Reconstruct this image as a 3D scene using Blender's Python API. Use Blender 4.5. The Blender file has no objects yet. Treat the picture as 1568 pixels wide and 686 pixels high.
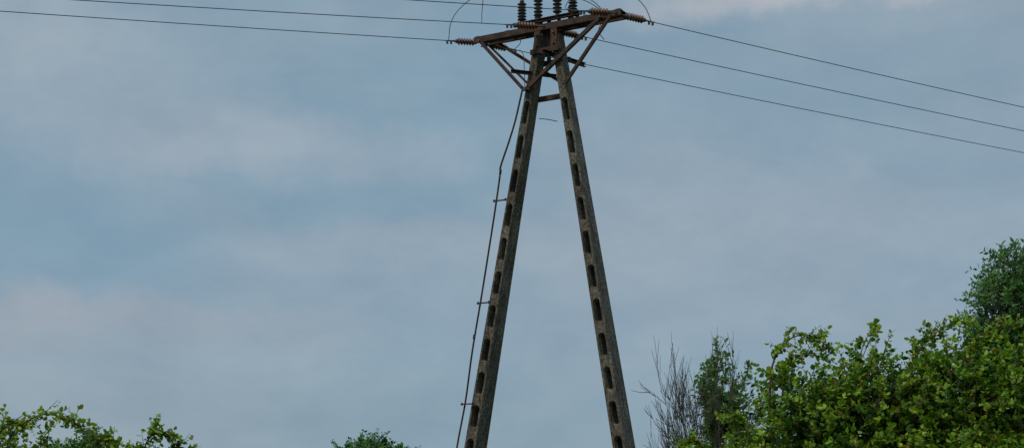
import bpy, math, random
import numpy as np
from mathutils import Vector, Matrix, Quaternion
random.seed(7); rng=np.random.default_rng(11)
scene=bpy.context.scene
scene.view_settings.view_transform='Standard'
scene.view_settings.look='None'
scene.view_settings.exposure=0

# ------------------------------------------------------------------ helpers
def V(*a): return Vector(a)
class MB:
    def __init__(s): s.v=[]; s.f=[]; s.sm=[]
    def add(s,vs,fs,smooth=False):
        o=len(s.v); s.v+= [tuple(p) for p in vs]; s.f+=[tuple(i+o for i in f) for f in fs]; s.sm+=[smooth]*len(fs)
    def frame(s,d,up=None):
        d=d.normalized(); up=up or V(0,0,1)
        if abs(d.dot(up))>.98: up=V(0,1,0) if abs(d.y)<.9 else V(1,0,0)
        x=d.cross(up).normalized(); y=x.cross(d).normalized(); return x,y
    def tube(s,pts,rad,n=6,cap=True):
        pts=[Vector(p) for p in pts]; m=len(pts)
        if not hasattr(rad,'__len__'): rad=[rad]*m
        vs=[]; 
        up=V(0.13,0.21,1); px=None
        for i,p in enumerate(pts):
            d=(pts[min(i+1,m-1)]-pts[max(i-1,0)])
            if d.length<1e-9: d=V(0,0,1)
            d.normalize()
            if px is None:
                x=d.cross(up)
                if x.length<.2: x=d.cross(V(1,0,0))
            else:
                x=px-d*px.dot(d)
                if x.length<.05: x=d.cross(V(1,0,0))
            x.normalize(); px=x.copy(); y=d.cross(x)
            for k in range(n):
                a=2*math.pi*k/n; vs.append(p+(x*math.cos(a)+y*math.sin(a))*rad[i])
        fs=[]
        for i in range(m-1):
            for k in range(n):
                k2=(k+1)%n; fs.append((i*n+k,i*n+k2,(i+1)*n+k2,(i+1)*n+k))
        if cap:
            fs.append(tuple(range(n-1,-1,-1))); fs.append(tuple((m-1)*n+k for k in range(n)))
        s.add(vs,fs,True)
    def prof(s,p0,p1,poly,up=None):
        p0=Vector(p0);p1=Vector(p1); x,y=s.frame(p1-p0,up); n=len(poly)
        vs=[p+x*a+y*b for p in (p0,p1) for a,b in poly]
        fs=[(k,(k+1)%n,n+(k+1)%n,n+k) for k in range(n)]+[tuple(range(n-1,-1,-1)),tuple(range(n,2*n))]
        s.add(vs,fs)
    def box(s,p0,p1,w,h,up=None):
        s.prof(p0,p1,[(-w/2,-h/2),(w/2,-h/2),(w/2,h/2),(-w/2,h/2)],up)
    def angle(s,p0,p1,w,t=.008,up=None,fx=1,fy=1):
        s.prof(p0,p1,[(fx*a,fy*b) for a,b in [(0,0),(w,0),(w,t),(t,t),(t,w),(0,w)]],up)
    def channel(s,p0,p1,w,h,t=.009,sx=1,up=None):
        s.prof(p0,p1,[(sx*a,b) for a,b in [(0,-h/2),(w,-h/2),(w,-h/2+t),(t,-h/2+t),(t,h/2-t),(w,h/2-t),(w,h/2),(0,h/2)]],up)
    def lathe(s,p0,p1,prof,n=18):
        p0=Vector(p0);p1=Vector(p1);d=p1-p0;x,y=s.frame(d); m=len(prof); vs=[]
        for t,r in prof:
            c=p0+d*t
            for k in range(n):
                a=2*math.pi*k/n; vs.append(c+(x*math.cos(a)+y*math.sin(a))*max(r,.0005))
        fs=[(i*n+k,i*n+(k+1)%n,(i+1)*n+(k+1)%n,(i+1)*n+k) for i in range(m-1) for k in range(n)]
        fs+=[tuple(range(n-1,-1,-1)),tuple((m-1)*n+k for k in range(n))]
        s.add(vs,fs,True)
    def obj(s,name,mat,parent=None,fix=True):
        me=bpy.data.meshes.new(name); me.from_pydata(s.v,[],s.f); me.update()
        me.polygons.foreach_set('use_smooth',s.sm)
        if fix:
            import bmesh
            bm=bmesh.new(); bm.from_mesh(me); bmesh.ops.recalc_face_normals(bm,faces=bm.faces); bm.to_mesh(me); bm.free()
        o=bpy.data.objects.new(name,me); scene.collection.objects.link(o); me.materials.append(mat)
        if parent: o.parent=parent
        return o
def empty(name,loc=(0,0,0)):
    o=bpy.data.objects.new(name,None); scene.collection.objects.link(o); o.empty_display_size=.3; return o
def spline(pts,k=8):
    pts=[Vector(p) for p in pts]; out=[]
    P=[pts[0]*2-pts[1]]+pts+[pts[-1]*2-pts[-2]]
    for i in range(1,len(P)-2):
        for j in range(k):
            t=j/k; a,b,c,d=P[i-1],P[i],P[i+1],P[i+2]
            out.append(.5*((2*b)+(c-a)*t+(2*a-5*b+4*c-d)*t*t+(3*b-a-3*c+d)*t**3))
    out.append(pts[-1]); return out

# ------------------------------------------------------------------ materials
def mat(name):
    m=bpy.data.materials.new(name); m.use_nodes=True; nt=m.node_tree; b=nt.nodes['Principled BSDF']; return m,nt,b
def ramp(nt,stops,src):
    r=nt.nodes.new('ShaderNodeValToRGB'); e=r.color_ramp.elements
    e[0].position,e[0].color=stops[0][0],(*stops[0][1],1); e[1].position,e[1].color=stops[-1][0],(*stops[-1][1],1)
    for p,c in stops[1:-1]:
        q=e.new(p); q.color=(*c,1)
    nt.links.new(src,r.inputs[0]); return r.outputs[0]
def noise(nt,scale,detail=5,rough=.6,vec=None,sc=(1,1,1)):
    tc=nt.nodes.new('ShaderNodeTexCoord'); mp=nt.nodes.new('ShaderNodeMapping'); mp.inputs['Scale'].default_value=sc
    nt.links.new(vec or tc.outputs['Object'],mp.inputs[0])
    n=nt.nodes.new('ShaderNodeTexNoise'); n.inputs['Scale'].default_value=scale; n.inputs['Detail'].default_value=detail; n.inputs['Roughness'].default_value=rough
    nt.links.new(mp.outputs[0],n.inputs['Vector']); return n.outputs[0]
def mixc(nt,f,a,b,mode='MIX'):
    m=nt.nodes.new('ShaderNodeMix'); m.data_type='RGBA'; m.blend_type=mode
    for i,x in ((0,f),(6,a),(7,b)):
        if isinstance(x,(int,float)): m.inputs[i].default_value=x
        elif isinstance(x,tuple): m.inputs[i].default_value=(*x,1)
        else: nt.links.new(x,m.inputs[i])
    return m.outputs[2]
def bump(nt,b,h,s,d):
    n=nt.nodes.new('ShaderNodeBump'); n.inputs['Strength'].default_value=s; n.inputs['Distance'].default_value=d
    nt.links.new(h,n.inputs['Height']); nt.links.new(n.outputs[0],b.inputs['Normal'])

def concrete():
    m,nt,b=mat('weathered_concrete')
    n1=noise(nt,2.2,6,.65,sc=(1,1,.35)); n2=noise(nt,26,6,.75); n3=noise(nt,6,5,.7,sc=(2.5,2.5,.5))
    c=ramp(nt,[(.3,(.072,.061,.047)),(.5,(.125,.108,.086)),(.72,(.21,.185,.152))],n1)
    c2=ramp(nt,[(.38,(.34,.32,.30)),(.5,(.85,.84,.81)),(.62,(1.65,1.6,1.52))],n2)
    c=mixc(nt,1.0,c,c2,'MULTIPLY')
    f=ramp(nt,[(.5,(0,0,0)),(.66,(1,1,1))],n3)
    c=mixc(nt,f,c,(.040,.031,.022))
    n4=noise(nt,4.3,4,.6)
    g=ramp(nt,[(.58,(0,0,0)),(.75,(.3,.3,.3))],n4)
    c=mixc(nt,g,c,(.085,.085,.048))
    nt.links.new(c,b.inputs['Base Color']); b.inputs['Roughness'].default_value=.93; b.inputs['Specular IOR Level'].default_value=.2
    bump(nt,b,n2,.7,.012); return m
def rust():
    m,nt,b=mat('rusted_steel')
    n1=noise(nt,7,6,.7); n2=noise(nt,45,4,.7)
    c=ramp(nt,[(.34,(.017,.011,.008)),(.48,(.040,.020,.012)),(.6,(.09,.034,.016)),(.75,(.095,.066,.05))],n1)
    c=mixc(nt,.6,c,ramp(nt,[(.3,(.5,.5,.5)),(.7,(1.3,1.2,1.1))],n2),'MULTIPLY')
    nt.links.new(c,b.inputs['Base Color']); b.inputs['Roughness'].default_value=.85; bump(nt,b,n2,.5,.004); return m
def simple(name,c1,c2,rough,scale=20,metal=0.,bs=.2):
    m,nt,b=mat(name); n=noise(nt,scale,4,.6)
    nt.links.new(ramp(nt,[(.3,c1),(.7,c2)],n),b.inputs['Base Color']); b.inputs['Roughness'].default_value=rough; b.inputs['Metallic'].default_value=metal
    bump(nt,b,n,bs,.003); return m
M_CON=concrete(); M_RUST=rust()
M_PORC=simple('brown_glazed_porcelain',(.075,.028,.014),(.14,.058,.030),.5,9)
M_GREY=simple('dark_glazed_insulator',(.034,.029,.028),(.068,.058,.054),.5,9)
M_STEEL=simple('galvanised_hardware',(.05,.048,.045),(.12,.11,.10),.6,30,.4)
M_WIRE=simple('aluminium_conductor',(.022,.022,.024),(.045,.045,.047),.6,30,.3)
M_BARK=simple('bark',(.035,.028,.02),(.10,.082,.06),.9,25,0,.6)
M_BARKR=simple('twig_bark',(.05,.03,.018),(.12,.075,.045),.85,25,0,.3)

def leafmat(name,dark,mid,light,odd,clump=1.5,trans=.35):
    m,nt,b=mat(name)
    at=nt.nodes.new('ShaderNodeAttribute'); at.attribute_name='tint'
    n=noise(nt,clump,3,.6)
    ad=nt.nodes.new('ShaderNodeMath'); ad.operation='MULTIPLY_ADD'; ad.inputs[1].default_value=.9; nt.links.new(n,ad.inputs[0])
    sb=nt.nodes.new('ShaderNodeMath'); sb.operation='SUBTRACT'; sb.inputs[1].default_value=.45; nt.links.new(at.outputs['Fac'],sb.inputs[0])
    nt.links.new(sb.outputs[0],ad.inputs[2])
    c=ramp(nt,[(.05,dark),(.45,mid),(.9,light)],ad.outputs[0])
    a2=nt.nodes.new('ShaderNodeAttribute'); a2.attribute_name='odd'
    c=mixc(nt,a2.outputs['Fac'],c,odd)
    nt.links.new(c,b.inputs['Base Color']); b.inputs['Roughness'].default_value=.5; b.inputs['Specular IOR Level'].default_value=.2
    tr=nt.nodes.new('ShaderNodeBsdfTranslucent'); nt.links.new(mixc(nt,1.0,c,(1.2,1.35,.55),'MULTIPLY'),tr.inputs[0])
    mx=nt.nodes.new('ShaderNodeMixShader'); mx.inputs[0].default_value=trans
    out=nt.nodes['Material Output']; nt.links.new(b.outputs[0],mx.inputs[1]); nt.links.new(tr.outputs[0],mx.inputs[2]); nt.links.new(mx.outputs[0],out.inputs[0]); return m
L_HAW=leafmat('hawthorn_leaf',(.018,.048,.004),(.098,.20,.010),(.27,.37,.030),(.27,.11,.03),clump=2.2,trans=.3)
L_DRK=leafmat('willow_leaf',(.028,.075,.022),(.075,.17,.048),(.14,.26,.08),(.14,.17,.06))
L_MID=leafmat('young_tree_leaf',(.040,.085,.024),(.09,.175,.040),(.15,.25,.05),(.16,.13,.05))

# ------------------------------------------------------------------ foliage
def norm(a): return a/np.maximum(np.linalg.norm(a,axis=-1,keepdims=True),1e-9)
def leaves(name,c,ax,nr,L,W,tint,odd,material,parent,fold=.25):
    """one mesh of folded six-point leaves"""
    n=len(c); ax=norm(ax); nr=norm(nr-ax*(nr*ax).sum(1,keepdims=True)); sd=np.cross(ax,nr)
    L=L[:,None];W=W[:,None]
    vs=np.empty((n,6,3))
    vs[:,0]=c
    vs[:,1]=c+ax*L*.35+sd*W*.5-nr*W*fold
    vs[:,2]=c+ax*L*.72+sd*W*.38-nr*(W*fold+L*.05)
    vs[:,3]=c+ax*L-nr*L*.12
    vs[:,4]=c+ax*L*.72-sd*W*.38-nr*(W*fold+L*.05)
    vs[:,5]=c+ax*L*.35-sd*W*.5-nr*W*fold
    idx=(np.arange(n)*6)[:,None]+np.array([0,1,2,3,0,3,4,5])[None]
    me=bpy.data.meshes.new(name); me.vertices.add(n*6); me.vertices.foreach_set('co',vs.reshape(-1).astype(np.float32))
    me.loops.add(n*8); me.loops.foreach_set('vertex_index',idx.reshape(-1).astype(np.int32))
    me.polygons.add(n*2); me.polygons.foreach_set('loop_start',(np.arange(n*2)*4).astype(np.int32))
    me.update(calc_edges=True)
    for nm,arr in (('tint',tint),('odd',odd)):
        a=me.attributes.new(nm,'FLOAT','POINT'); a.data.foreach_set('value',np.repeat(arr,6).astype(np.float32))
    me.validate()
    o=bpy.data.objects.new(name,me); scene.collection.objects.link(o); me.materials.append(material); o.parent=parent; return o
def spray_leaves(o,d,length,M,lsize,lasp,oddp,upb=.8,droop=.15,tbase=None):
    N=len(o); t=np.linspace(.08,1,M)[None,:,None]
    t=np.clip(t+rng.normal(0,.03,(N,M,1)),0,1.03)
    dn=norm(d); pos=o[:,None]+dn[:,None]*length[:,None,None]*t; pos[...,2]-= (droop*length[:,None]*t[...,0]**2)
    perp=norm(rng.normal(size=(N,M,3))); perp=norm(perp-dn[:,None]*(perp*dn[:,None]).sum(2,keepdims=True))
    ax=norm(dn[:,None]*.55+perp*.9+np.array([0,0,-.05]))
    nr=norm(rng.normal(size=(N,M,3))*.7+np.array([0,0,upb]))
    s=lsize*rng.uniform(.6,1.25,(N,M))
    base=rng.uniform(.1,.8,(N,1)) if tbase is None else tbase[:,None]
    tint=np.clip(base+.25*(t[...,0]-.5)+rng.normal(0,.1,(N,M)),0,1)  # lighter along each spray: sunlit tips put into the leaf colour
    odd=(rng.random((N,M))<oddp)*rng.uniform(.3,.9,(N,M))
    f=lambda a:a.reshape(-1,3)
    return f(pos),f(ax),f(nr),s.reshape(-1),(s*lasp*rng.uniform(.8,1.2,(N,M))).reshape(-1),tint.reshape(-1),odd.reshape(-1)
def cat(ls): return [np.concatenate(x) for x in zip(*ls)]
def bush(name,lumps,nspray,M,slen,lsize,lasp,lm,base,oddp=.04,core=.35,shoots=0,shoot_len=(.35,.7),stems=True,upw=.3,droop=.15,extra=(),twig_r=.003,ncore=None,bark=M_BARKR,barkc=M_BARK,trunk_r=.05,lower=-.6):
    par=empty(name)
    C=np.array([l[0] for l in lumps]);R=np.array([l[1] for l in lumps])
    w=(R.prod(1))**(2/3); w/=w.sum()
    def samp(n,lo,hi,zmin=lower):
        out=[];dd=[]; tot=0
        while tot<n:
            k=rng.choice(len(lumps),n*2,p=w); u=norm(rng.normal(size=(n*2,3)))
            keep=u[:,2]>zmin; k=k[keep];u=u[keep]
            ph=C[k].sum(1)
            bul=1+.13*np.sin(u[:,0]*7+ph)*np.cos(u[:,2]*6+ph*2)+.10*np.sin(u[:,1]*11+u[:,2]*9+ph)
            r=rng.uniform(lo,hi,len(k))*bul; p=C[k]+u*R[k]*r[:,None]
            q=((p[:,None]-C[None])/R[None]); dist=np.sqrt((q**2).sum(2)).min(1)
            ok=(dist>lo*.86)&(p[:,2]>.1); p=p[ok];u=u[ok]
            out.append(p);dd.append(norm(u/R[k[ok]]));tot+=len(p)
        return np.concatenate(out)[:n],np.concatenate(dd)[:n]
    o,d=samp(nspray,.70,1.0)
    dirs=norm(d*.7+np.array([0,0,upw])+rng.normal(0,.42,o.shape))
    ln=rng.uniform(slen*.6,slen*1.4,len(o))
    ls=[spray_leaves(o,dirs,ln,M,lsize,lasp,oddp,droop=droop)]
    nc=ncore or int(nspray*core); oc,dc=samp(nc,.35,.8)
    ls.append(spray_leaves(oc,norm(dc+rng.normal(0,.6,oc.shape)),np.full(nc,slen),M,lsize*1.35,lasp*1.2,0,tbase=np.full(nc,.05)))  # inner leaves tinted dark: shade inside the crown put into their colour
    mb=MB()
    if shoots:
        os_,ds=samp(shoots,.85,1.0,.15)
        dsh=norm(ds*.55+np.array([0,0,.6])+rng.normal(0,.42,os_.shape)); lsn=rng.uniform(*shoot_len,shoots)
        ls.append(spray_leaves(os_,dsh,lsn,int(M*1.5),lsize*.85,lasp,oddp*3,droop=.25,tbase=rng.uniform(.5,.95,shoots)))
        for a,b,l in zip(os_,dsh,lsn):
            pts=[Vector(a+b*l*t-np.array([0,0,.25*l*t*t])) for t in (-.5,-.2,0,.3,.6,.85,1)]
            mb.tube(pts,[twig_r*2,twig_r*1.8,twig_r*1.6,twig_r*1.3,twig_r,twig_r*.7,twig_r*.3],4,False)
    for pts,rad,den in extra:   # explicit arching shoots
        sp=spline(pts,8); mb.tube(sp,[rad*(1-.85*i/len(sp)) for i in range(len(sp))],5,False)
        P=np.array([tuple(p) for p in sp]); idx=rng.integers(2,len(P)-1,den); T=norm(P[idx+1]-P[idx-1])
        oo=P[idx]; dd=norm(T*.5+rng.normal(0,.5,oo.shape)+np.array([0,0,.2]))
        le=rng.uniform(.05,.17,den); ls.append(spray_leaves(oo,dd,le,6,lsize*.9,lasp,oddp*2,tbase=rng.uniform(.35,.85,den)))
        for a,b,l in zip(oo,dd,le): mb.tube([a,a+b*l],[twig_r,twig_r*.4],3,False)
    if stems:
        for a,b,l in zip(o[::2],dirs[::2],ln[::2]):
            mb.tube([a-b*l*.5,a+b*l*.4,a+b*l*.85-np.array([0,0,droop*l*.7])],[twig_r*1.6,twig_r,twig_r*.5],3,False)
    if mb.v: mb.obj('twigs',bark,par,False)
    tb=MB()
    for c,r in lumps:
        b0=Vector(base)+V(random.uniform(-.2,.2),random.uniform(-.15,.15),-.1)
        for j in range(4):
            e=Vector(c)+V(random.uniform(-.6,.6)*r[0],random.uniform(-.5,.5)*r[1],random.uniform(-.1,.75)*r[2])
            mid=b0.lerp(e,.5)+V(random.uniform(-.1,.1),random.uniform(-.1,.1),.12)*r[0]
            sp=spline([b0,mid,e],7); n=len(sp)
            tb.tube(sp,[trunk_r*(1-.85*i/n) for i in range(n)],6,False)
    tb.obj('limbs',barkc,par,False)
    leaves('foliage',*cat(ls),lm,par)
    return par

# near right hedge bush (hawthorn)
bush('hawthorn_bush',[
  ((1.9,12.0,1.38),(.52,.7,.78)),((2.45,12.2,1.85),(.45,.7,.97)),((3.05,12.4,2.03),(.6,.8,.97)),
  ((3.72,12.4,2.15),(.52,.8,.98)),((4.4,12.5,2.15),(.65,.95,.97)),((5.3,12.8,1.9),(.9,1,1.05)),
  ((2.9,11.8,1.2),(1.0,.8,.9)),((4.3,11.8,1.3),(1.1,.8,1.0)),((3.5,11.5,1.6),(.5,.5,.6)),((2.6,11.6,1.6),(.45,.45,.5)),((4.7,11.6,1.9),(.5,.5,.6))],
  6400,14,.21,.047,.72,L_HAW,(3.3,12.4,0),oddp=.05,core=.4,shoots=210,shoot_len=(.15,.34),
  extra=[([(2.1,12,2.5),(2.12,11.95,2.9),(2.25,11.9,3.1),(2.42,11.9,3.13),(2.58,11.9,3.02)],.011,50),
         ([(2.2,12,2.6),(2.25,12,2.88),(2.4,12,2.98),(2.55,12,2.96)],.009,40),
         ([(3.3,12.3,2.8),(3.42,12.3,3.08),(3.62,12.3,3.25),(3.8,12.3,3.3)],.01,46),
         ([(1.65,12,1.9),(1.57,12,2.15),(1.5,12,2.26),(1.42,12,2.27)],.009,30),
         ([(1.95,12,2.0),(1.92,12,2.32),(1.86,12,2.44),(1.76,12,2.46)],.009,32),
         ([(3.7,12.2,2.9),(3.95,12.2,3.18),(4.2,12.2,3.24)],.01,40)])
# left hedge bush
bush('hawthorn_bush',[((-3.62,10.3,1.3),(.62,.8,.84)),((-3.1,10.4,1.25),(.42,.7,.80)),((-2.52,10.6,1.2),(.28,.5,.88)),((-4.4,10.6,1.3),(.7,.8,.9))],
  1600,14,.2,.043,.72,L_HAW,(-3.3,10.6,0),oddp=.05,core=.4,shoots=60,shoot_len=(.12,.26),
  extra=[([(-3.5,10.2,1.9),(-3.45,10.1,2.2),(-3.25,10.1,2.35),(-3.05,10.1,2.33),(-2.95,10.1,2.25)],.009,46),
         ([(-3.6,10.2,1.9),(-3.55,10.1,2.19),(-3.42,10.1,2.30),(-3.35,10.1,2.27)],.008,36),
         ([(-3.0,10.2,1.8),(-2.9,10.1,2.1),(-2.8,10.1,2.18),(-2.72,10.1,2.14)],.008,40),
         ([(-2.6,10.5,1.9),(-2.6,10.4,2.14),(-2.52,10.4,2.25),(-2.42,10.4,2.21)],.008,40),
         ([(-2.5,10.5,1.9),(-2.42,10.4,2.08),(-2.34,10.4,2.15),(-2.26,10.4,2.09)],.008,36)])
# distant bushes
bush('distant_bush',[((-5.7,60,3.4),(1.75,1.6,1.6)),((-4.9,60,3.1),(1.2,1.4,1.5)),((-6.5,60,3.0),(1.2,1.4,1.5))],1500,14,.45,.13,.6,L_DRK,(-5.7,60,0),core=.6,stems=False,oddp=.02,trunk_r=.12)
bush('distant_bush',[((-17.1,60,3.9),(.7,.9,1.4)),((-18.2,60.5,3.5),(1.1,1.1,1.4)),((-15.9,60.5,3.2),(1.0,1,1.5))],900,14,.45,.13,.6,L_DRK,(-17,60,0),core=.6,stems=False,oddp=.02,trunk_r=.12)
# tall tree at right edge
bush('willow_tree',[((11.1,30,5.85),(1.0,1.3,1.15)),((9.95,29.8,5.85),(.55,.7,.6)),((10.3,30,6.65),(.5,.6,.42)),((12.1,30.3,5.5),(1.1,1.3,1.3)),((9.75,30,4.95),(.45,.6,.42)),((10.4,29.5,5.2),(.6,.6,.5)),((11.0,30,4.0),(1.3,1.3,.9)),((11.1,30,6.9),(.55,.7,.45))],
  1900,14,.42,.13,.30,L_DRK,(11,30,0),core=.15,shoots=230,shoot_len=(.35,.75),stems=True,oddp=.03,droop=.3,twig_r=.006,trunk_r=.14,bark=M_BARK)

# branching trees
def branch_tree(name,base,height,trunk_r,nmain,spread,depth,leaffn,bias,seed,lm=None,lsize=.07,lasp=.5,M=8,fk=.25,lk=(.34,.42),minr=.004,maxw=None):
    rnd=random.Random(seed); par=empty(name); mb=MB(); tips=[]
    def grow(p,d,l,r,dep):
        pts=[p];q=Vector(p);dd=Vector(d)
        n=5
        for i in range(n):
            dd=(dd+V(rnd.gauss(0,.09),rnd.gauss(0,.09),.06+rnd.gauss(0,.04))).normalized(); q=q+dd*l/n; pts.append(Vector(q))
        mb.tube(pts,[max(minr*(1-.5*i/n),r*(1-.6*i/n)) for i in range(n+1)],5 if dep>1 else 3,False)
        if dep<=1: tips.append((pts[1],pts[-1]))
        if dep>0:
            k=rnd.choice((3,4,4,5)) if dep>1 else rnd.choice((3,4,5))
            for j in range(k):
                i=rnd.randint(1,n); a=rnd.uniform(0,6.28)
                x,y=mb.frame(dd); sp=rnd.uniform(.25,.55)
                nd=(dd*math.cos(sp)+(x*math.cos(a)+y*math.sin(a))*math.sin(sp)).normalized()
                grow(pts[i],nd,l*rnd.uniform(.5,.72),r*(1-.6*i/n)*.62,dep-1)
    b=Vector(base); fork=b+V(0,0,height*fk)
    mb.tube([b-V(0,0,.1),b+V(.03,0,height*fk*.5),fork],[trunk_r*1.3,trunk_r,trunk_r*.9],8,False)
    for j in range(nmain):
        a=6.283*j/nmain+rnd.uniform(-.4,.4); sp=rnd.uniform(.1,spread)
        d=V(math.sin(sp)*math.cos(a),math.sin(sp)*math.sin(a),math.cos(sp))+Vector(bias); d.normalize()
        grow(fork-V(0,0,rnd.uniform(0,height*.08)),d,height*rnd.uniform(*lk),trunk_r*.6,depth)
    # scale the grown crown to the stated height and half-width
    k=height/max(v[2] for v in mb.v); kw=k
    if maxw: kw=maxw/max(abs(v[0]-b.x) for v in mb.v)
    mb.v=[(b.x+(v[0]-b.x)*kw,b.y+(v[1]-b.y)*kw,v[2]*k) for v in mb.v]
    sc=lambda p:V(b.x+(p.x-b.x)*kw,b.y+(p.y-b.y)*kw,p.z*k)
    tips=[(sc(a),sc(e)) for a,e in tips]
    mb.obj('branches',M_BARK,par,False)
    if lm:
        o=[];d=[];l=[]
        for a,e in tips:
            for k in range(leaffn(e,rnd)):
                t=rnd.random(); o.append(tuple(a.lerp(e,t))); v=(e-a).normalized()+V(rnd.gauss(0,.6),rnd.gauss(0,.6),rnd.gauss(.1,.5)); d.append(tuple(v)); l.append(rnd.uniform(.1,.25))
        leaves('foliage',*spray_leaves(np.array(o),np.array(d),np.array(l),M,lsize,lasp,.03,droop=.1),lm,par)
    return par
branch_tree('bare_tree',(4.3,34.5,0),6.15,.08,9,.42,3,None,(-.05,0,0),5,fk=.22,lk=(.33,.44),minr=.011,maxw=1.55)
branch_tree('young_tree',(5.25,36,0),6.5,.09,7,.30,3,lambda e,r: 2,(0,0,0),33,L_MID,.11,.55,7,fk=.25,lk=(.30,.42),minr=.007,maxw=1.25)

# ------------------------------------------------------------------ ground
def ground():
    n=60; mb=MB(); S=600
    xs=[-1+2*i/n for i in range(n+1)]; f=lambda t:math.copysign(abs(t)**2.2,t)*S
    vs=[(f(a),f(b)+20,.05*math.sin(f(a)*.35)*math.cos(f(b)*.27)-.05) for b in xs for a in xs]
    fs=[(j*(n+1)+i,j*(n+1)+i+1,(j+1)*(n+1)+i+1,(j+1)*(n+1)+i) for j in range(n) for i in range(n)]
    mb.add(vs,fs,True)
    m,nt,b=mat('meadow'); a=noise(nt,.4,8,.7); c=noise(nt,9,6,.7)
    col=ramp(nt,[(.35,(.04,.065,.018)),(.55,(.07,.10,.028)),(.75,(.12,.125,.05))],a)
    nt.links.new(mixc(nt,.7,col,ramp(nt,[(.3,(.5,.5,.5)),(.7,(1.3,1.3,1.2))],c),'MULTIPLY'),b.inputs['Base Color']); b.inputs['Roughness'].default_value=.95; bump(nt,b,c,1,.06)
    mb.obj('ground',m,None,False)
    N=26000; th=rng.uniform(-.5,.5,N); r=np.sqrt(rng.uniform(6**2,34**2,N))
    c=np.stack([np.sin(th)*r,np.cos(th)*r,np.full(N,-.06)],1)
    ax=norm(rng.normal(0,.3,(N,3))+np.array([0,0,1])); 
    par=empty('grass')
    leaves('blades',c,ax,rng.normal(size=(N,3)),rng.uniform(.15,.5,N),rng.uniform(.008,.02,N),rng.uniform(.1,.9,N),(rng.random(N)<.1)*.6,L_HAW,par,.1)
ground()

# ------------------------------------------------------------------ A-frame pole
O=V(.63,25,0); D=V(.863,-.505,0).normalized(); Nn=V(.505,.863,0).normalized(); Z=V(0,0,1)
def F(s,n,z): return O+D*s+Nn*n+Z*z
pole=empty('utility_pole')
def leg(name,s_top,z_top,s_bot,first,spacing,phase):
    def width(z): return .15+(z_top-z)/z_top*.125
    def depth(z): return .22+(z_top-z)/z_top*.25
    def cs(z): return s_bot+(s_top-s_bot)*z/z_top
    mb=MB(); vs=[];nz=12
    for i in range(nz+1):
        z=-.6+(z_top+.6)*i/nz; w=width(z)/2; d=depth(z)/2; c=cs(z); ch=.013
        for a,b in [(-w+ch,-d),(w-ch,-d),(w,-d+ch),(w,d-ch),(w-ch,d),(-w+ch,d),(-w,d-ch),(-w,-d+ch)]:
            vs.append(F(c+a,b,z))
    fs=[(i*8+k,i*8+(k+1)%8,(i+1)*8+(k+1)%8,(i+1)*8+k) for i in range(nz) for k in range(8)]
    fs+=[tuple(range(7,-1,-1)),tuple(nz*8+k for k in range(8))]
    mb.add(vs,fs); o=mb.obj(name,M_CON,pole)
    cut=MB(); z=first; axis=(F(s_top,0,z_top)-F(s_bot,0,0)).normalized()
    side=Nn.cross(axis).normalized()
    while z>.6:
        w=width(z)*.225; h=.185; c=F(cs(z),0,z); dd=.5; poly=[]
        for k in range(9):
            a=math.pi*k/8; poly.append((math.cos(a)*w,h-w+math.sin(a)*w))
        for k in range(9):
            a=math.pi+math.pi*k/8; poly.append((math.cos(a)*w,-(h-w)+math.sin(a)*w))
        n=len(poly)
        rings=[(-dd,1.35),(-depth(z)/2,1.35),(-depth(z)/2+.06,.85),(depth(z)/2-.06,.85),(depth(z)/2,1.35),(dd,1.35)]
        vv=[c+side*a*k2+axis*b*(1+(k2-1)*.35)+Nn*q for q,k2 in rings for a,b in poly]
        m=len(rings)
        cut.add(vv,[(i*n+k,i*n+(k+1)%n,(i+1)*n+(k+1)%n,(i+1)*n+k) for i in range(m-1) for k in range(n)]+[tuple(range(n-1,-1,-1)),tuple((m-1)*n+k for k in range(n))])
        z-=spacing
    co=cut.obj('cutter',M_CON)
    md=o.modifiers.new('b','BOOLEAN'); md.operation='DIFFERENCE'; md.object=co; md.solver='EXACT'
    bpy.context.view_layer.update(); dg=bpy.context.evaluated_depsgraph_get()
    me=bpy.data.meshes.new_from_object(o.evaluated_get(dg)); o.modifiers.clear(); o.data=me
    bpy.data.objects.remove(co)
    return o
leg('leg_a',-.145,9.93,-2.03,8.62,.572,0)
leg('leg_b',.155,9.90,1.934,8.58,.572,0)

st=MB()
for n,sx in ((-.135,1),(.135,-1)):
    st.channel(F(-1.42,n,10.03),F(1.42,n,10.03),.05,.1,.009,sx*-1)
for s in (-1.36,-.75,.75,1.36):
    st.box(F(s,-.13,10.085),F(s,.13,10.085),.08,.008)
# braces (angle iron)
st.angle(F(-1.32,-.145,9.99),F(-.40,-.17,8.98),.05,.008)
st.angle(F(1.25,-.145,9.99),F(.40,-.17,8.98),.05,.008)
st.angle(F(1.08,-.16,9.99),F(-.36,-.19,8.97),.06,.009)
st.angle(F(-1.12,.16,9.99),F(.34,.18,8.97),.055,.009)
st.angle(F(-1.3,.15,9.99),F(-.42,.18,9.1),.035,.007)
# mid and lower horizontals
st.channel(V(.50,24.72,9.55),V(1.25,25.47,9.55),.05,.07)
st.channel(V(-.02,24.92,9.28),V(.76,25.22,9.28),.04,.06)
st.box(F(-.36,.15,8.9),F(.38,.15,8.9),.06,.08)
st.box(F(-.32,.16,9.5),F(.32,.16,9.5),.05,.08)
st.box(F(-.27,-.16,9.62),F(.27,-.16,9.62),.04,.08)
for s in (-.16,.16):
    st.box(F(s,-.125,9.6),F(s,-.125,10.0),.12,.012,Nn); st.box(F(s,.127,9.6),F(s,.127,10.0),.12,.012,Nn)
st.box(F(0,0,9.45),F(0,0,10.18),.07,.07)
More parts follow.
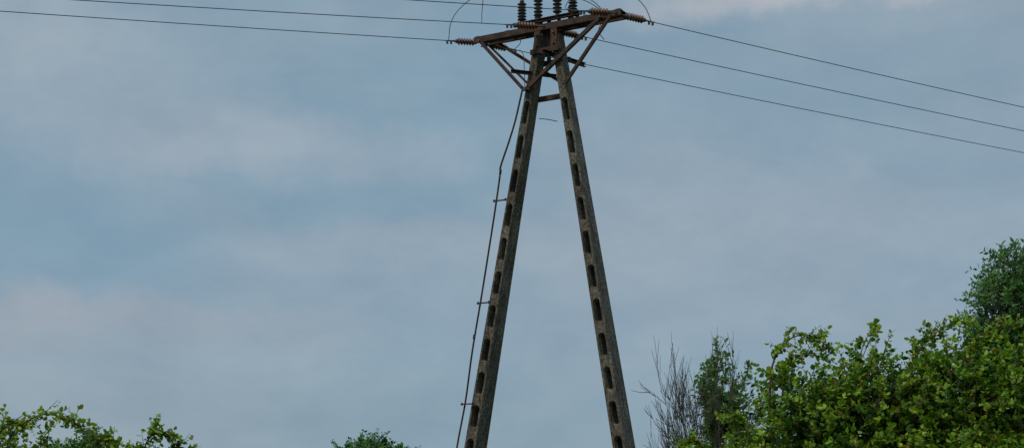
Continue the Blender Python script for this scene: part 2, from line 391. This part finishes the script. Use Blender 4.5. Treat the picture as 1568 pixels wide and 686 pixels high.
# insulator carrier
st.channel(F(-.66,-.04,10.17),F(.66,-.04,10.17),.06,.06)
for s in (-.55,-.15,.2,.55): st.box(F(s,-.01,10.06),F(s,-.01,10.2),.06,.05)
st.box(F(-.66,.08,10.13),F(.66,.08,10.13),.05,.05)
st.obj('steelwork',M_RUST,pole)
bl=MB()
for s,n,z in [(-.4,-.2,8.99),(.38,-.2,8.99),(-.36,-.21,8.99),(-.16,-.15,9.72),(.16,-.15,9.72),(-.16,-.15,9.9),(.16,-.15,9.9),(1.25,-.16,9.99),(-1.3,-.16,9.99),(-.3,-.17,9.0),(1.05,-.17,9.99)]:
    bl.lathe(F(s,n-.02,z),F(s,n+.03,z),[(0,.02),(.5,.02),(.5,.01),(1,.01)],6)
bl.obj('bolts',M_STEEL,pole)

SHED=lambda k,r0,r1:[(0,r0*.7)]+[p for i in range(k) for p in (((i+.08)/k,r0),((i+.42)/k,r1*.93),((i+.5)/k,r1),((i+.58)/k,r1*.96),((i+.72)/k,r0*1.05))]+[(1,r0*.7)]
post=MB();cap=MB()
tops=[]
for s,zb,ht in ((-.52,10.19,.36),(-.2,10.2,.42),(.17,10.2,.42),(.47,10.19,.38)):
    b=F(s,-.02,zb); t=b+Z*ht
    cap.lathe(b-Z*.03,b+Z*.05,[(0,.06),(.4,.06),(.45,.035),(1,.035)],12)
    post.lathe(b+Z*.05,t,SHED(6,.035,.08),20)
    cap.lathe(t,t+Z*.07,[(0,.035),(.5,.04),(1,.02)],10); tops.append(t+Z*.07)
for s,zb in ((-.33,10.12),(.32,10.12)):
    b=F(s,.2,zb); t=b+Z*.3; post.lathe(b,t,SHED(5,.03,.06),16); cap.lathe(t,t+Z*.05,[(0,.03),(1,.015)],8); cap.tube([b-Z*.08,b],.015,6)
    cap.tube([F(s,.1,zb-.06),b-Z*.06],.012,6)
post.obj('post_insulators',M_GREY,pole)

# line directions
dR=V(.892,.452,0).normalized(); dL=V(-.946,-.324,0).normalized()
def lp(a0,d,t,a): 
    p=a0+d*t; return p-Z*(a*t-a/90*t*t)
A=[F(-1.38,0,10.02),F(0.02,0,10.03),F(1.38,0,10.02)]
wires=MB(); si=MB()
cfg=[(A[0],dL,.048,.0),(A[1]-Nn*.1,dL,.062,.12),(A[2]-Nn*.1,dL,.057,.1),(A[0],dR,.040,.1),(A[1]+Nn*.1,dR,.041,.05),(A[2],dR,.045,.0)]
J=[]
for a0,d,a,ex in cfg:
    g=lambda t:lp(a0,d,t,a)
    t0=.10+ex; t1=t0+.31
    cap.tube([g(0),g(t0-.02)],.012,6)
    cap.lathe(g(t0-.05),g(t0+.02),[(0,.02),(.3,.035),(1,.035)],10)
    si.lathe(g(t0),g(t1),SHED(6,.036,.064),18)
    cap.lathe(g(t1-.01),g(t1+.05),[(0,.035),(.7,.035),(1,.015)],10)
    cap.tube([g(t1+.05),g(t1+.22)],[.016,.009],6)
    cap.box(g(t1+.10)-Z*.03,g(t1+.13)-Z*.03,.03,.05); cap.box(g(t1+.17)-Z*.03,g(t1+.2)-Z*.03,.03,.05)
    ts=list(np.linspace(t1+.2,2,4))+list(np.linspace(3,88,86))
    wires.tube([g(t) for t in ts],.0065,6,False)
    J.append(g(t1+.16))
si.obj('strain_insulators',M_PORC,pole)
def jump(pts): wires.tube(spline(pts,8),.0065,6,False)
jump([J[0],(-1.06,25.5,10.3),(-.9,25.5,10.55),(-.6,25.4,10.72),(-.1,25.3,10.73),tops[0]])
jump([J[1]-V(.45,.1,.0),(-.50,24.7,10.25),(-.44,24.7,10.5),(-.1,24.85,10.74),tops[1]])
jump([J[5],(2.22,24.58,10.25),(2.0,24.6,10.46),(1.6,24.6,10.62),tops[3]])
jump([J[4]+V(.35,.15,0),(1.5,25.45,10.15),(1.58,25.3,10.36),(1.35,25.1,10.55),tops[2]])
jump([J[2],(.9,24.5,10.2),(1.0,24.55,10.38),(1.25,24.6,10.35),(1.5,24.6,10.2)])
jump([J[3],(.15,25.9,10.1),(.1,25.7,10.3),tops[0]])
jump([J[3]+V(.1,0,0),(.2,25.4,9.7),(.21,25.0,9.3),(.22,24.95,8.95)])
jump([(.46,25.0,8.5),(.6,24.9,8.46),(.77,24.95,8.44)])
cap.obj('insulator_hardware',M_STEEL,pole)
pl=empty('power_line'); wires.obj('conductors',M_WIRE,pl)

# earthing conduit beside the left leg
cd=MB()
def legc(z): return -2.03+(1.885)*z/9.93
cpts=[F(legc(8.98)-.11,-.16,9.0),F(legc(8.5)-.15,-.17,8.5),F(legc(8.1)-.21,-.19,8.1),F(legc(7.75)-.28,-.2,7.75),F(legc(7.6)-.265,-.2,7.6)]
for z in (7,6.2,5.5,4.6,3.75,2.9,1.5,.0): cpts.append(F(legc(z)-.25-.01*math.sin(z*3),-.2+.01*math.sin(z*2),z))
cd.tube(spline(cpts,5),.0165,8)
for z in (7.7,4.9): cd.lathe(F(legc(z)-.27,-.2,z),F(legc(z-.08)-.265,-.2,z-.08),[(0,.021),(1,.021)],8)
for z in (7.16,5.43,3.70,1.9):
    c=legc(z); cd.box(F(c-.30,-.23,z),F(c-.02,-.23,z),.02,.022)
    for q in (-.27,-.05): cd.box(F(c+q,-.245,z-.022),F(c+q,-.245,z+.025),.02,.018,Nn)
cd.obj('earthing_conduit',M_RUST,pole)

# ------------------------------------------------------------------ world
w=bpy.data.worlds.new('World'); scene.world=w; w.use_nodes=True; nt=w.node_tree; bg=nt.nodes['Background']
SE,SR=math.radians(48),math.radians(-125)
sky=nt.nodes.new('ShaderNodeTexSky'); sky.sky_type='NISHITA'; sky.sun_disc=False; sky.sun_elevation=SE; sky.sun_rotation=SR
tc=nt.nodes.new('ShaderNodeTexCoord'); dirv=tc.outputs['Generated']
def blob(u,v,ru,rv):
    c=V((u-784)/2250,1,(803-v)/2250).normalized()
    s=nt.nodes.new('ShaderNodeVectorMath'); s.operation='SUBTRACT'; s.inputs[1].default_value=c; nt.links.new(wv,s.inputs[0])
    m=nt.nodes.new('ShaderNodeVectorMath'); m.operation='MULTIPLY'; m.inputs[1].default_value=(2250/ru,1,2250/rv); nt.links.new(s.outputs[0],m.inputs[0])
    l=nt.nodes.new('ShaderNodeVectorMath'); l.operation='LENGTH'; nt.links.new(m.outputs[0],l.inputs[0])
    r=nt.nodes.new('ShaderNodeMapRange'); r.interpolation_type='SMOOTHERSTEP'; r.inputs[1].default_value=0; r.inputs[2].default_value=1.6; r.inputs[3].default_value=1; r.inputs[4].default_value=0
    nt.links.new(l.outputs['Value'],r.inputs[0]); return r.outputs[0]
wn=nt.nodes.new('ShaderNodeTexNoise'); wn.inputs['Scale'].default_value=9; wn.inputs['Detail'].default_value=7; wn.inputs['Roughness'].default_value=.6; nt.links.new(dirv,wn.inputs['Vector'])
ws=nt.nodes.new('ShaderNodeVectorMath'); ws.operation='SUBTRACT'; ws.inputs[1].default_value=(.5,.5,.5); nt.links.new(wn.outputs['Color'],ws.inputs[0])
wm=nt.nodes.new('ShaderNodeVectorMath'); wm.operation='MULTIPLY'; wm.inputs[1].default_value=(.18,.0,.085); nt.links.new(ws.outputs[0],wm.inputs[0])
wa=nt.nodes.new('ShaderNodeVectorMath'); wa.operation='ADD'; nt.links.new(wm.outputs[0],wa.inputs[0]); nt.links.new(dirv,wa.inputs[1]); wv=wa.outputs[0]
n1=noise(nt,2.6,6,.5,vec=wv,sc=(1,1,3.4)); n2=noise(nt,12,8,.6,vec=dirv,sc=(1,1,2.0))
col=ramp(nt,[(.32,(.215,.340,.445)),(.5,(.275,.372,.455)),(.7,(.33,.405,.472))],n1)
for (u,v,ru,rv,c,k) in [
  (150,60,260,80,(.35,.43,.50),.4),(20,380,330,110,(.20,.33,.435),.75),(560,300,330,40,(.215,.345,.445),.6),
  (90,495,420,38,(.35,.38,.435),.6),(700,225,150,110,(.215,.34,.44),.7),(480,90,300,70,(.24,.355,.44),.5),(1270,-25,260,36,(.54,.53,.55),.75),(1350,150,360,90,(.23,.345,.435),.5),
  (1050,110,200,60,(.25,.36,.445),.4),(1150,340,520,90,(.315,.39,.465),.45),(250,620,700,80,(.24,.33,.405),.55),(1250,470,350,60,(.32,.39,.46),.4),(850,590,300,130,(.28,.37,.45),.4),(1000,250,200,40,(.31,.395,.465),.4),
  (350,225,190,45,(.40,.46,.52),.48),(600,215,120,35,(.36,.43,.50),.42),(190,230,150,35,(.36,.43,.50),.36),(60,50,90,50,(.38,.45,.51),.45)]:
    f=nt.nodes.new('ShaderNodeMath'); f.operation='MULTIPLY'; f.inputs[1].default_value=k; nt.links.new(blob(u,v,ru,rv),f.inputs[0])
    col=mixc(nt,f.outputs[0],col,c)
col=mixc(nt,.62,col,ramp(nt,[(.3,(.83,.87,.91)),(.7,(1.17,1.13,1.09))],n2),'MULTIPLY')
sk=nt.nodes.new('ShaderNodeVectorMath'); sk.operation='SCALE'; sk.inputs['Scale'].default_value=.08; nt.links.new(sky.outputs[0],sk.inputs[0])
fin=mixc(nt,.10,col,sk.outputs[0])
# overcast sky: the zenith is brighter than the horizon
sx=nt.nodes.new('ShaderNodeSeparateXYZ'); nt.links.new(dirv,sx.inputs[0])
zr=nt.nodes.new('ShaderNodeMapRange'); zr.interpolation_type='SMOOTHSTEP'; zr.inputs[1].default_value=.38; zr.inputs[2].default_value=.95; zr.inputs[3].default_value=1; zr.inputs[4].default_value=2.4; nt.links.new(sx.outputs[2],zr.inputs[0])
sc2=nt.nodes.new('ShaderNodeVectorMath'); sc2.operation='SCALE'; nt.links.new(fin,sc2.inputs[0]); nt.links.new(zr.outputs[0],sc2.inputs['Scale'])
nt.links.new(sc2.outputs[0],bg.inputs[0]); bg.inputs[1].default_value=1.0

sun=bpy.data.lights.new('sun','SUN'); sun.energy=1.7; sun.angle=math.radians(10); sun.color=(1,.94,.82)
so=bpy.data.objects.new('sun',sun); scene.collection.objects.link(so)
az=SR; sd=V(math.sin(az)*math.cos(SE),math.cos(az)*math.cos(SE),math.sin(SE))
so.rotation_euler=sd.to_track_quat('Z','Y').to_euler()

cam=bpy.data.cameras.new('camera'); co=bpy.data.objects.new('camera',cam); scene.collection.objects.link(co); scene.camera=co
co.location=(0,0,1.6); co.rotation_euler=(math.radians(90),0,0); cam.sensor_width=36; cam.clip_end=3000; cam.clip_start=.1
cam.lens=36*2250/1568; cam.shift_y=(803-343)/1568
